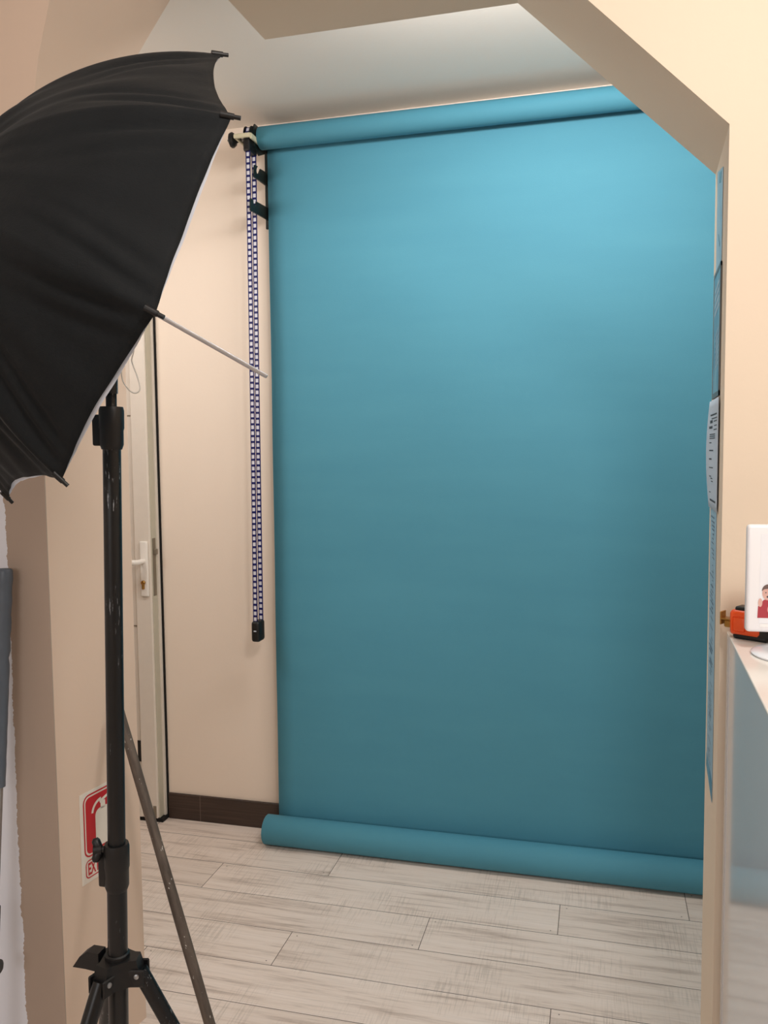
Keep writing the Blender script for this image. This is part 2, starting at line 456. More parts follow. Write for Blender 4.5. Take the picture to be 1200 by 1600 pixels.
for z in (2.345, 2.45, 2.56): b = B(); lathe_along(b, (-1.204, YW-.009, z), (0, -1, 0), [(0, .004), (.003, .004), (.004, .002)], 10); link('screw', b, M['alu'], br)

# chain drive
ch = thing('backdrop_chain_winder', 'blue and white plastic chain loop hanging from a winder beside the backdrop roll', 'chain winder', (-1.225, 2.857, .78))
PC = Vector((-1.225, 2.857, 2.621)); PR = .027
b = B()
lathe_along(b, PC - Vector((.013, 0, 0)), (1, 0, 0), [(0, .018), (.001, .033), (.003, .033), (.004, .024), (.022, .024), (.023, .033), (.025, .033), (.026, .018)], 28)
box(b, PC.x-.014, PC.x+.012, PC.y-.034, PC.y+.036, PC.z-.062, PC.z-.014, .006, 2)
link('pulley', b, M['black'], ch)
b = B(); box(b, -1.268, -1.204, 2.808, 2.818, 2.601, 2.616, .002, 1); box(b, -1.208, -1.200, 2.812, 2.90, 2.596, 2.616, .002, 1); box(b, -1.268, -1.258, 2.812, 2.90, 2.601, 2.616, .002, 1)
link('winder_plate', b, M['cream_plate'], ch)
b = B()
lathe_along(b, (-1.258, 2.85, 2.611), (-1, 0, 0), [(0, .006), (.008, .009), (.020, .014), (.023, .022), (.030, .027), (.038, .026), (.042, .018), (.043, .005), (.050, .004), (.051, .001)], 10)
smooth_by_angle(link('winder_knob', b, M['black'], ch), 50)
b = B(); tube(b, [(-1.198, 2.857, 2.611), (-1.262, 2.857, 2.611)], .005, 12); link('axle', b, M['alu'], ch)

def chain(path, w=.0170, pitch=.0215, start=0.0):
    """path: fn(s)->(point, tangent) ; ladder of blue rails and rungs with milky white links"""
    pts, total = path
    def at(s):
        acc = 0
        for a, c in zip(pts, pts[1:]):
            L = (c-a).length
            if s <= acc+L or c is pts[-1]:
                return a + (c-a)*((s-acc)/L), (c-a).normalized()
            acc += L
    b = B()
    X = Vector((1, 0, 0))
    n = int(total/pitch)
    for i in range(n):
        p, d = at(i*pitch + pitch/2)
        nrm = X.cross(d).normalized()
        R = Matrix((X, nrm, d)).transposed().to_4x4()
        Mx = Matrix.Translation(p) @ R
        box(b, -w/2, -w/2+.0030, -.0016, .0016, -pitch/2, pitch/2, mi=0, mat=Mx)
        box(b, w/2-.0030, w/2, -.0016, .0016, -pitch/2, pitch/2, mi=0, mat=Mx)
        box(b, -w/2+.0024, w/2-.0024, -.0020, .0020, pitch/2-.0078, pitch/2, mi=0, mat=Mx)
        box(b, -w/2+.0030, w/2-.0030, -.0010, .0010, -pitch/2, pitch/2-.0078, mi=1, mat=Mx)
    return link('chain_strand', b, [M['bead_blue'], M['bead_white']], ch)
# strand in front (with the turn over the pulley) and strand behind
f_pts = [Vector((-1.2225, PC.y + PR*math.cos(a), PC.z + PR*math.sin(a))) for a in [math.radians(90+15*k) for k in range(7)]]
f_pts += [Vector((-1.2225-.013*t, 2.830+.006*t+.004*math.sin(t*3), 2.611-(2.611-.84)*t)) for t in [k/12 for k in range(1, 13)]]
chain((f_pts, sum((c-a).length for a, c in zip(f_pts, f_pts[1:]))))
r_pts = [Vector((-1.2225, PC.y + PR*math.cos(a), PC.z + PR*math.sin(a))) for a in [math.radians(90-15*k) for k in range(7)]]
r_pts += [Vector((-1.2225-.006*t, 2.884-.010*t-.003*math.sin(t*3), 2.611-(2.611-.84)*t)) for t in [k/12 for k in range(1, 13)]]
chain((r_pts, sum((c-a).length for a, c in zip(r_pts, r_pts[1:]))))
b = B(); box(b, -1.250, -1.2165, 2.826, 2.884, .786, .864, .010, 3)
smooth_by_angle(link('chain_weight', b, M['black'], ch), 50)
b = B(); box(b, -1.238, -1.228, 2.8245, 2.8262, .826, .830); link('weight_mark', b, M['soft'], ch)

# ------------------------------------------------------------------ light stand
def mixv(a, b_, t): return Vector(a)*(1-t)+Vector(b_)*t
SB = Vector((-.7905, 1.180, .0)); ST = Vector((-.7515, 1.187, 1.80))
def sp(z): return mixv(SB, ST, z/1.80)
ls = thing('light_stand', 'tall black telescopic light stand with tripod legs holding the black umbrella', 'light stand', tuple(SB))
b = B(); tube(b, [sp(.30), sp(.80)], .0162, 32); link('lower_tube', b, M['stand'], ls, smooth=False); smooth_by_angle(ls.children[-1])
b = B(); tube(b, [sp(.78), sp(1.50)], .0143, 32); smooth_by_angle(link('middle_tube', b, M['stand'], ls))
b = B(); tube(b, [sp(1.48), sp(1.585)], .0085, 24); tube(b, [sp(1.575), sp(1.70)], .0085, 24); tube(b, [sp(1.583), sp(1.68)], .0105, 24); smooth_by_angle(link('upper_tube', b, M['stand'], ls))
def collar(z0, z1, r, kz, side, kr=.011):
    b = B(); ax = sp(z1)-sp(z0)
    L = ax.length
    lathe_along(b, sp(z0), ax, [(0, r*.86), (.008, r), (L*.45, r*1.0), (L*.5, r*1.06), (L-.006, r*1.06), (L, r*.98)], 32)
    p = sp((z0+z1)/2)
    box(b, p.x-side*.002-(.028 if side > 0 else 0), p.x+(.028 if side < 0 else .002), p.y-.010, p.y+.006, z0+.006, z1-.012, .003, 2)
    c = smooth_by_angle(link('locking_collar', b, M['black'], ls), 35)
    return c
collar(.762, .842, .0195, .82, 1)
collar(1.494, 1.562, .0185, 1.52, 1)
def knob(z, dirv, ln=.02, k_=.72):
    b = B(); d = Vector(dirv).normalized(); p = sp(z) + d*.016
    tube(b, [p, p+d*ln], .0055, 14)
    q = p + d*(ln+.004)
    up = Vector((0, 0, 1)); s = d.cross(up).normalized()
    for sg in (-1, 1):
        a = (up*.9 + s*.3).normalized()*sg
        tube(b, [q - d*.004, q + a*.009*k_, q + a*.020*k_ + d*.003, q+a*.026*k_+d*.004], [.006, .007, .007, .004], 12)
    tube(b, [q-d*.006, q+d*.007], .0085, 14)
    smooth_by_angle(link('locking_knob', b, M['black'], ls), 60)
knob(.834, (-.9, -.45, 0), .010)
knob(1.52, (-.6, .8, 0), .006)

# spreader with ears for the legs
CR = math.radians(14.57)
az = [CR + math.radians(a) for a in (0, -120, 120)]
hz = .632
b = B()
poly = []
for k, a in enumerate(sorted([x % (2*PI) for x in az])):
    for da in (-.50, -.36, .36, .50):
        rr_ = .046 if abs(da) < .4 else .036
        poly.append((math.cos(a+da)*rr_, math.sin(a+da)*rr_))
c0 = sp(hz)
prism(b, poly, lambda i, p: (c0.x+p[0]*1.04, c0.y+p[1]*1.04, hz-.026), lambda i, p: (c0.x+p[0]*.80, c0.y+p[1]*.80, hz+.014))
lathe_along(b, sp(hz-.03), (0, 0, 1), [(0, .019), (.03, .021), (.05, .020), (.052, .0175)], 28)
for a in az:
    d = Vector((math.cos(a), math.sin(a), 0)); s = Vector((-d.y, d.x, 0))
    for sg in (-1, 1):
        R = Matrix((d, s, Vector((0, 0, 1)))).transposed().to_4x4()
        o_ = c0 + s*sg*.0165
        box(b, .012, .048, -.0022, .0022, -.030, .0, .002, 1, mat=Matrix.Translation((o_.x, o_.y, hz)) @ R)
smooth_by_angle(link('spreader', b, M['black'], ls), 30)
for n_, a in enumerate(az):
    d = Vector((math.cos(a), math.sin(a), 0)); s = Vector((-d.y, d.x, 0))
    h0 = c0 + d*.036; h0.z = hz-.010
    foot = Vector((c0.x, c0.y, 0)) + d*.345; foot.z = .014
    b = B(); tube(b, [h0, mixv(h0, foot, .5), foot], .0132, 20)
    lg = smooth_by_angle(link('leg', b, M['stand'], ls))
    b = B(); dd = (foot-h0).normalized(); tube(b, [foot-dd*.045, foot-dd*.006, foot+dd*.002], [.0158, .0164, .013], 16)
    smooth_by_angle(link('rubber_foot', b, M['black_rubber'], lg))
    b = B()
    r0 = h0 + s*.0185; r1 = h0 - s*.0185
    lathe_along(b, r1+s*.0, -s, [(0, .0045), (.002, .0042), (.0032, .002)], 14); smooth_by_angle(link('rivet', b, M['alu'], ls)); b = B(); lathe_along(b, r0, s, [(0, .0045), (.002, .0042), (.0032, .002)], 14)
    smooth_by_angle(link('rivet', b, M['alu'], ls))
    m = mixv(h0, foot, .52); c1 = sp(.315)
    b = B()
    dv = (m-c1)
    tube(b, [c1 + d*.016, m], .0045, 12)
    link('brace', b, M['stand'], ls)
b = B(); tube(b, [sp(.295), sp(.33)], .021, 24); link('brace_collar', b, M['black'], ls)
# wing lever on the spreader's left
b = B()
prism(b, [(-.030, -.012), (-.030, .020), (-.052, .020), (-.066, .010), (-.080, -.010), (-.056, -.010)], lambda i, p: (c0.x+p[0], c0.y-.011, hz+p[1]), lambda i, p: (c0.x+p[0], c0.y+.011, hz+p[1]))
smooth_by_angle(link('spreader_lever', b, M['black'], ls), 40)

# ------------------------------------------------------------------ umbrella
UC = Vector((-.7427, 1.1947, 1.7601)); UN = Vector((.6428, .6644, -.3813)).normalized(); UR = .3727
tips = [Vector(t) for t in [(-.5649, 1.2122, 2.0927), (-.4577, 1.0102, 1.9135), (-.5202, .9163, 1.6554), (-.7093, .986, 1.4519), (-.9448, 1.1701, 1.4164), (-1.0262, 1.3794, 1.6038), (-.9668, 1.4728, 1.8667), (-.7761, 1.4033, 2.0672)]]
UH = UR*.6862; PM = math.radians(60.28)
PULL = [.032, .012, .014, .050, .03, .03, .03, .03]
LPULL = [.037, .002, .001, .032, .02, .02, .02, .02]
def canopy_pt(th, s, scale=1.0, fold=True, pulls=PULL):
    """th in units of panels (0..8), s 0 apex..1 rim"""
    k = int(math.floor(th)) % 8; t = th-math.floor(th)
    d0 = (tips[k]-UC)/UR; d1 = (tips[(k+1) % 8]-UC)/UR
    mid = t*(1-t)*4
    pull = pulls[k]*mid
    se = s*(1-pull*s)
    phi = se*PM
    rad = UR*math.sin(phi)/math.sin(PM)
    ax = UH*(math.cos(phi)-math.cos(PM))/(1-math.cos(PM))
    chord = d0*(1-t)+d1*t
    dirv = chord
    p = UC + dirv*rad*scale - UN*(ax*scale)
    if fold:
        w = noise.noise(Vector((th*2.1, s*3.3, 4.0)))*.010*mid + noise.noise(Vector((th*6.5, s*2.0, 9.0)))*.005*mid*s
        nearrim = max(0, (s-.55)/.45)
        for tp, amp, q in ((.05, .007, .45), (.95, .007, .45), (.16, .004, .9), (.84, .005, .8)):
            tq = tp + (.5-tp)*q*(1-s)*1.6
            w += -amp*min(1, nearrim*1.6)*(1-.75*max(0, s-.9)/.1)*math.exp(-((t-tq)/.035)**2)
        n_ = (dirv.normalized()*math.sin(phi) - UN*math.cos(phi)).normalized()
        p += n_*w
    return p
um = thing('photo_umbrella', 'large black studio umbrella with white lining, open and tilted toward the backdrop', 'umbrella', tuple(UC))
bpy.context.view_layer.update()
def shell(scale, ns, nt, smax, pull):
    b = B(); rows = []
    N = 8*nt
    apex = b.verts.new(canopy_pt(0, 0, scale))
    for j in range(1, ns+1):
        s = smax*j/ns
        rows.append([b.verts.new(canopy_pt(i/nt, s, scale, True, pull)) for i in range(N)])
    for i in range(N): b.faces.new((apex, rows[0][i], rows[0][(i+1) % N]))
    for a, c in zip(rows, rows[1:]):
        for i in range(N): b.faces.new((a[i], c[i], c[(i+1) % N], a[(i+1) % N]))
    return b, rows
b, _ = shell(1.0, 40, 40, 1.0, PULL)
cn = link('canopy', b, M['canopy'], um)
for p in cn.data.polygons: p.use_smooth = True
md = cn.modifiers.new('t', 'SOLIDIFY'); md.thickness = .0008; md.offset = 0
b, _ = shell(.985, 40, 40, 1.0, LPULL)
ln_ = link('lining', b, M['lining'], um, smooth=True)
for k in range(8):
    b = B(); pts = []
    for j in range(2, 15):
        q = canopy_pt(k+.0001, j/14, .990, False); pts.append(q)
    tube(b, pts, .0022, 8)
    rb = link('rib', b, M['black'], um, smooth=True)
    b = B(); e = canopy_pt(k+.0001, 1.0, 1.0, False); d = (e-canopy_pt(k+.0001, .955, 1.0, False)).normalized()
    tube(b, [e-d*.014, e+d*.003], [.0045, .0040], 12)
    tube(b, [e+d*.002, e+d*.0115], .0029, 12)
    smooth_by_angle(link('rib_tip', b, M['bracket'] if False else M['black'], rb))
AP = UC - UN*UH
SE = Vector((-.575, 1.389, 1.622))
sd = (SE-AP).normalized()
b = B(); tube(b, [AP - sd*.0, SE], .0038, 18); lathe_along(b, SE, sd, [(0, .0038), (.002, .0028)], 16)
smooth_by_angle(link('shaft', b, M['silver'], um))
b = B(); lathe_along(b, AP-sd*.03, sd, [(0, .002), (.004, .006), (.022, .007), (.030, .010), (.034, .006)], 18); smooth_by_angle(link('ferrule', b, M['black'], um))
ru = AP + sd*.20
b = B(); lathe_along(b, ru-sd*.012, sd, [(0, .006), (.002, .011), (.02, .011), (.024, .006)], 18); smooth_by_angle(link('runner', b, M['black'], um))
for k in range(8):
    q = canopy_pt(k+.0001, .62, .985, False)
    b = B(); tube(b, [ru, q], .0016, 6); link('stretcher', b, M['alu'], um)
# elastic cord loop hanging from the lining edge
b = B()
cp = [(-.6595, 1.072, 1.650), (-.666, 1.076, 1.63), (-.671, 1.080, 1.61), (-.670, 1.082, 1.592), (-.661, 1.081, 1.580), (-.652, 1.081, 1.574), (-.644, 1.081, 1.576), (-.642, 1.081, 1.584), (-.646, 1.081, 1.598), (-.652, 1.082, 1.612), (-.655, 1.083, 1.622), (-.652, 1.084, 1.634), (-.653, 1.086, 1.647)]
def cr(pts, n=5):
    P = [Vector(p) for p in pts]; out = []
    for i in range(len(P)-1):
        a, c, d, e = P[max(i-1, 0)], P[i], P[i+1], P[min(i+2, len(P)-1)]
        for k in range(n):
            t = k/n
            out.append(.5*((2*c)+(d-a)*t+(2*a-5*c+4*d-e)*t*t+(-a+3*c-3*d+e)*t**3))
    out.append(P[-1]); return out
tube(b, cr(cp), .0010, 8); link('elastic_cord', b, M['cord'], um, smooth=True)
# holder clamping the shaft on the stand's top
hp_ = sp(1.765); cs = AP + sd*((hp_-AP).dot(sd))
b = B(); tube(b, [sp(1.69), sp(1.742)], .014, 20)
box(b, cs.x-.016, cs.x+.016, cs.y-.012, cs.y+.012, 1.735, cs.z+.010, .004, 2)
smooth_by_angle(link('umbrella_clamp', b, M['black'], ls), 40)

# ------------------------------------------------------------------ wooden stick
s0 = Vector((-.722, 1.545, .006)); s1 = Vector((-1.134, 1.766, .868))
s1e = s1
b = B()
ax = (s1e-s0); L = ax.length
rot = ax.to_track_quat('Z', 'Y').to_matrix().to_4x4()
prof = []
for k in range(25):
    t = k/24; prof.append((L*t, .0126-.0012*t+.0004*math.sin(t*17)))
prof = [(0, .010)] + [(d+.001, r) for d, r in prof[1:-1]] + [(L-.006, .0113), (L-.001, .009), (L, .004)]
lathe_along(b, (0, 0, 0), (0, 0, 1), prof, 24)
st = link('wooden_stick', b, M['stick']); smooth_by_angle(st, 50)
st.matrix_world = Matrix.Translation(s0) @ rot
tag(st, 'worn brown wooden stick with white paint specks leaning behind the light stand', 'stick')

# ------------------------------------------------------------------ extinguisher sign on the left reveal
def reveal_l(y, z, off=.001): # point on the left reveal's surface
    t = (y-YF)/(YR-YF); return SP((-1.225+.045*t+off, y, z))
y0, y1, z0, z1 = 1.700, 1.878, .4365, .6635
y0 = 1.708; y1 = 1.852
sg = thing('extinguisher_sign', 'red and white fire extinguisher sign on the left reveal behind the light stand', 'sign', tuple(reveal_l((y0+y1)/2, z0)))
def sign_quad(bm, poly, off, mi=0):
    vs = [bm.verts.new(reveal_l(p[0], p[1], off)) for p in poly]; f = bm.faces.new(vs); f.material_index = mi
def rrect(a0, a1, b0, b1, r, n=6):
    out = []
    for cx, cy, st_ in ((a1-r, b1-r, 0), (a0+r, b1-r, 90), (a0+r, b0+r, 180), (a1-r, b0+r, 270)):
        for k in range(n+1):
            an = math.radians(st_+90*k/n); out.append((cx+r*math.cos(an), cy+r*math.sin(an)))
    return out
def ring(bm, a0, a1, b0, b1, r, w, off):
    o1 = rrect(a0, a1, b0, b1, r); i1 = rrect(a0+w, a1-w, b0+w, b1-w, max(r-w, .001))
    A = [bm.verts.new(reveal_l(p[0], p[1], off)) for p in o1]; C_ = [bm.verts.new(reveal_l(p[0], p[1], off)) for p in i1]
    n = len(A)
    for i in range(n): bm.faces.new((A[i], A[(i+1) % n], C_[(i+1) % n], C_[i]))
b = B()
prism(b, [(y0, z0), (y1, z0), (y1, z1), (y0, z1)], lambda i, p: reveal_l(p[0], p[1], .0004), lambda i, p: reveal_l(p[0], p[1], .0016))
link('sign_plate', b, M['sign_white'], sg)
zs = z0+.062
b = B()
ring(b, y0+.010, y1-.010, zs, z1-.008, .020, .004, .0021)
sign_quad(b, rrect(y0+.018, y1-.018, zs+.008, z1-.016, .014), .0021)
ring(b, y0+.012, y1-.012, z0+.010, zs-.006, .012, .003, .0021)
link('red_panels', b, M['sign_red'], sg, recalc=False)
b = B()   # extinguisher pictogram
cy_ = (y0+y1)/2+.004
sign_quad(b, rrect(cy_-.027, cy_+.027, zs+.014, z1-.055, .016), .0025)
sign_quad(b, rrect(cy_-.008, cy_+.008, z1-.060, z1-.040, .003), .0025)
sign_quad(b, [(cy_-.010, z1-.044), (cy_+.030, z1-.030), (cy_+.030, z1-.024), (cy_-.012, z1-.036)], .0025)
for k in range(8):
    a0_, a1_ = math.radians(90+10*k), math.radians(100+10*k)
    f_ = lambda a, r: (cy_-.006+r*math.cos(a)*1.15, z1-.065+r*math.sin(a)*1.2)
    sign_quad(b, [f_(a0_, .024), f_(a1_, .024), f_(a1_, .030), f_(a0_, .030)], .0025)
link('extinguisher_symbol', b, M['sign_white'], sg, recalc=False)
def text_mesh(txt, height, width):
    cu = bpy.data.curves.new('t', 'FONT'); cu.body = txt; cu.size = 1; cu.align_x = 'LEFT'; cu.offset = .028
    o = bpy.data.objects.new('t', cu); COL.objects.link(o)
    bpy.context.view_layer.update()
    me = bpy.data.meshes.new_from_object(o.evaluated_get(bpy.context.evaluated_depsgraph_get()))
    xs = [v.co.x for v in me.vertices]; ys = [v.co.y for v in me.vertices]
    x0_, x1_, ya, yb = min(xs), max(xs), min(ys), max(ys)
    for v in me.vertices:
        v.co.x = (v.co.x-x0_)/(x1_-x0_)*width; v.co.y = (v.co.y-ya)/(yb-ya)*height
    bpy.data.objects.remove(o); bpy.data.curves.remove(cu)
    return me
me = text_mesh('EXTINTOR', .032, (y1-y0)-.040)
for v in me.vertices:
    v.co = reveal_l(y0+.020+v.co.x, z0+.017+v.co.y, .0022)
me.name = 'sign_lettering'; me.materials.clear(); me.materials.append(M['sign_red'])
lt = bpy.data.objects.new('sign_lettering', me); COL.objects.link(lt); lt.parent = sg
lt.matrix_parent_inverse = Matrix.Translation(-Vector(sg.location))

# ------------------------------------------------------------------ papers on the right reveal
def reveal_r(y, z, off=.001):
    t = (y-YF)/(YR-YF); return SP((.219+.012*t-off, y, z))
def rpanel(bm, poly, off0, off1, mi=0):
    prism(bm, poly, lambda i, p: reveal_r(p[0], p[1], off0), lambda i, p: reveal_r(p[0], p[1], off1), mi)
po = thing('wall_poster', 'pale blue unframed poster at the top of the right reveal', 'poster', tuple(reveal_r(1.79, 1.845)))
b = B(); rpanel(b, [(1.735, 1.846), (1.85, 1.846), (1.85, 2.045), (1.735, 2.02)], .0006, .0018); link('poster_print', b, M['poster_a'], po)
b = B(); rpanel(b, [(1.76, 2.02), (1.80, 2.028), (1.805, 2.010), (1.765, 2.0)], .0019, .0024)
link('printed_patch', b, M['poster_b'], po); b = B(); rpanel(b, [(1.77, 1.885), (1.80, 1.91), (1.80, 1.90), (1.775, 1.88)], .0019, .0024)
link('printed_detail', b, M['poster_b'], po)
pf = thing('framed_picture', 'dark framed blue picture on the right reveal below the pale poster', 'picture', tuple(reveal_r(1.79, 1.589)))
b = B()
ya, yb, za, zb = 1.724, 1.872, 1.588, 1.842
rpanel(b, [(ya, za), (yb, za), (yb, za+.010), (ya, za+.010)], .0006, .0035); rpanel(b, [(ya, zb-.008), (yb, zb-.008), (yb, zb), (ya, zb)], .0006, .0035)
rpanel(b, [(ya, za), (ya+.006, za), (ya+.006, zb), (ya, zb)], .0006, .0035); rpanel(b, [(yb-.006, za), (yb, za), (yb, zb), (yb-.006, zb)], .0006, .0035)
link('picture_frame', b, M['pic_frame'], pf)
b = B(); rpanel(b, [(ya+.006, za+.01), (yb-.006, za+.01), (yb-.006, zb-.008), (ya+.006, zb-.008)], .0006, .0028); link('picture_print', b, M['poster_b'], pf)
b = B()
for k in range(7):
    z_ = 1.650+.011*k; rpanel(b, [(1.745, z_+.004), (1.815, z_-.006), (1.815, z_-.0035), (1.745, z_+.0065)], .0029, .0033)
for k in range(4):
    z_ = 1.76+.015*k; rpanel(b, [(1.745, z_+.004), (1.845, z_-.006), (1.845, z_-.002), (1.745, z_+.009)], .0029, .0033)
link('picture_strokes', b, M['sheet'], pf)

pl = thing('printed_sheet', 'curling white price sheet with short text lines on the right reveal', 'sheet', tuple(reveal_r(1.81, 1.362)))
def bulge(y, z):
    t = max(0, min(1, (1.60-z)/.24)); q = max(0, (y-1.76)/.14)
    return .0015+.007*math.sin(t*PI)*q*q+.002
b = B(); gs = []
ya, yb = 1.712, 1.902
for j in range(17):
    z = 1.585-(1.585-1.362)*j/16
    gs.append([b.verts.new(reveal_r(ya+(yb-ya)*i/10, z, bulge(ya+(yb-ya)*i/10, z))) for i in range(11)])
for j in range(16):
    for i in range(10): b.faces.new((gs[j][i], gs[j][i+1], gs[j+1][i+1], gs[j+1][i]))
o = link('sheet_paper', b, M['sheet'], pl, smooth=True); md = o.modifiers.new('t', 'SOLIDIFY'); md.thickness = .0006; md.offset = 0
def line_on(bm, y0_, y1_, z, h, off=None, mi=0):
    N = 6; A = []; C_ = []
    for i in range(N+1):
        y = y0_+(y1_-y0_)*i/N
        o_ = (bulge(y, z) if off is None else off)+.0008
        A.append(bm.verts.new(reveal_r(y, z, o_))); C_.append(bm.verts.new(reveal_r(y, z+h, o_)))
    for i in range(N): bm.faces.new((A[i], A[i+1], C_[i+1], C_[i])).material_index = mi
b = B()
for z, a, c_, h in ((1.553, 1.74, 1.86, .003), (1.546, 1.73, 1.84, .002), (1.540, 1.735, 1.80, .002), (1.531, 1.735, 1.79, .002), (1.523, 1.735, 1.80, .002), (1.538, 1.82, 1.86, .006), (1.527, 1.82, 1.87, .005),
                    (1.514, 1.77, 1.86, .002), (1.510, 1.77, 1.86, .002), (1.506, 1.77, 1.86, .002), (1.497, 1.83, 1.86, .002), (1.481, 1.80, 1.86, .0025), (1.463, 1.825, 1.86, .003), (1.446, 1.80, 1.86, .002), (1.428, 1.83, 1.86, .002), (1.424, 1.81, 1.84, .002), (1.418, 1.80, 1.83, .002), (1.395, 1.84, 1.865, .002), (1.378, 1.74, 1.86, .004)):
    line_on(b, a, c_, z, h)
link('text_lines', b, M['dark_ink'], pl, recalc=False)

lo = thing('long_printed_notice', 'long light blue printed notice filling the lower right reveal', 'notice', tuple(reveal_r(1.80, .79)))
b = B(); rpanel(b, [(1.727, .780), (1.870, .804), (1.878, 1.372), (1.745, 1.372)], .0006, .0014); link('notice_sheet', b, M['lower_sheet'], lo)
b = B(); random.seed(11)
z = 1.345
while z > .83:
    if random.random() < .88:
        a = 1.76+random.random()*.03; c_ = 1.80+random.random()*.062
        line_on(b, a, c_, z, .0016+.0012*(random.random() < .25), .0016)
    z -= random.choice((.008, .009, .010, .013))
link('text_lines', b, M['ink'], lo, recalc=False)
b = B(); rpanel(b, [(1.728, .782), (1.870, .806), (1.870, .835), (1.728, .822)], .0016, .0019); link('notice_footer', b, M['poster_b'], lo)

# ------------------------------------------------------------------ white counter cabinet
cbz = 1.148
cab = thing('counter_cabinet', 'tall glossy white counter cabinet standing against the wall right of the opening', 'cabinet', (.55, 1.1, 0))
RC = SM @ Matrix.Translation((.232, 1.632, 0)) @ Matrix.Rotation(math.radians(-2.3), 4, 'Z')
b = B(); box(b, .0, .62, -1.0, 0, -.038, cbz-.006, .0015, 1, mat=RC); link('carcass', b, M['gloss'], cab)
b = B(); box(b, -.002, .63, -1.01, 0, cbz-.005, cbz, .001, 1, mat=RC); link('cabinet_top', b, plain('glossy_ivory_top', srgb(244, 240, 232), .16, var=.01), cab)
b = B(); box(b, -.0015, .0, -.026, 0, -.038, cbz-.0055, mat=RC)
link('edge_strip', b, plain('pale_grey_edge_strip', srgb(214, 210, 208), .35, var=.01), cab)
b = B(); box(b, .02, .30, -1.018, -1.002, .08, cbz-.04, .003, 1, mat=RC); d1 = link('door', b, M['gloss'], cab)
b = B(); box(b, .27, .278, -1.045, -1.018, .75, .90, .003, 1, mat=RC); link('handle', b, M['alu'], d1)
b = B(); box(b, .31, .60, -1.018, -1.002, .08, cbz-.04, .003, 1, mat=RC); d1 = link('door', b, M['gloss'], cab)
b = B(); box(b, .332, .340, -1.045, -1.018, .75, .90, .003, 1, mat=RC); link('handle', b, M['alu'], d1)

# tape measure
tm = thing('tape_measure', 'orange and black tape measure with metal hook lying behind the photo frame', 'tape measure', (.262, 1.53, cbz))
RT = SM @ Matrix.Translation((.234, 1.590, cbz)) @ Matrix.Rotation(math.radians(-33), 4, 'Z')
b = B(); box(b, 0, .058, -.018, .018, .006, .052, .008, 3, mat=RT); box(b, .008, .030, -.0205, -.017, .014, .040, .003, 2, mat=RT)
smooth_by_angle(link('case', b, M['orange'], tm), 50)
b = B(); box(b, .006, .068, -.0155, .0155, .0, .012, .004, 2, mat=RT); box(b, .046, .072, -.0165, .0165, .004, .050, .006, 2, mat=RT); box(b, .008, .060, -.013, .013, .046, .058, .004, 2, mat=RT)
smooth_by_angle(link('rubber_grip', b, M['black'], tm), 50)
b = B(); box(b, -.018, .002, -.010, .010, .030, .0325, mat=RT); box(b, -.020, -.0175, -.010, .010, .020, .044, .0008, 1, mat=RT)
box(b, -.014, .002, -.007, .007, .016, .030, .002, 1, mat=RT)
link('metal_hook', b, M['brass'], tm)

# photo frame
ph = thing('photo_display', 'bright white photo frame of two children on a curved glossy stand', 'photo frame', (.35, 1.47, cbz))
RP = SM @ Matrix.Translation((.2365, 1.480, 0)) @ Matrix.Rotation(math.radians(4), 4, 'Z')
b = B(); box(b, 0, .245, -.008, .010, 1.181, 1.360, .006, 4, mat=RP); smooth_by_angle(link('frame_body', b, M['screen'], ph), 50)
def disc(bm, cx, cz, rx, rz, off, n=20):
    vs = [bm.verts.new(RP @ Vector((cx+rx*math.cos(2*PI*k/n), off, cz+rz*math.sin(2*PI*k/n)))) for k in range(n)]
    bm.faces.new(vs[::-1])
def pol(bm, pts, off):
    vs = [bm.verts.new(RP @ Vector((p[0], off, p[1]))) for p in pts]; bm.faces.new(vs)
b = B(); pol(b, [(.020, 1.196), (.225, 1.196), (.225, 1.345), (.020, 1.345)], -.0083); link('photo_print', b, plain('bright_photo_background', srgb(246, 248, 255), .3, var=.01), ph, recalc=False)
def kid(cx, cz, s, shirt, name, hairm=M['hair']):
    b = B()
    pts = [(cx-.020*s, cz-.052*s), (cx+.030*s, cz-.052*s), (cx+.026*s, cz-.024*s), (cx+.010*s, cz-.012*s), (cx-.008*s, cz-.014*s), (cx-.019*s, cz-.028*s)]
    pol(b, pts, -.0086); o1 = link(name, b, shirt, ph, recalc=False)
    b = B(); disc(b, cx, cz, .0115*s, .0150*s, -.0088); disc(b, cx-.015*s, cz-.020*s, .0042*s, .009*s, -.0090); disc(b, cx+.004*s, cz-.034*s, .005*s, .009*s, -.0090)
    link('printed_face', b, M['skin'], o1, recalc=False)
    b = B()
    hp2 = [(cx+.0125*s*math.cos(a), cz+.004*s+.0145*s*math.sin(a)) for a in [PI*k/12 for k in range(13)]] + [(cx-.008*s, cz+.008*s), (cx+.004*s, cz+.010*s)]
    pol(b, hp2, -.0091); link('printed_hair', b, hairm, o1, recalc=False)
    b = B()
    for dx in (-.0045, .0045): disc(b, cx+dx*s, cz+.001*s, .0014*s, .0012*s, -.0093, 10)
    disc(b, cx, cz-.0075*s, .0032*s, .0020*s, -.0093, 12); link('printed_features', b, M['dark_ink'], o1, recalc=False)
kid(.0330, 1.247, .80, M['redshirt'], 'printed_child')
kid(.0480, 1.278, .80, M['blueshirt'], 'printed_child')
b = B(); pol(b, [(.021, 1.190), (.224, 1.190), (.224, 1.1955), (.021, 1.1955)], -.0085); link('caption_bar', b, plain('white_photo_border', (1, 1, 1, 1), .3, var=0), ph, recalc=False)
b = B()
lathe_along(b, RP @ Vector((.078, -.03, cbz+.0005)), (0, 0, 1), [(0, .070), (.003, .072), (.006, .068), (.008, .05), (.009, .01)], 48)
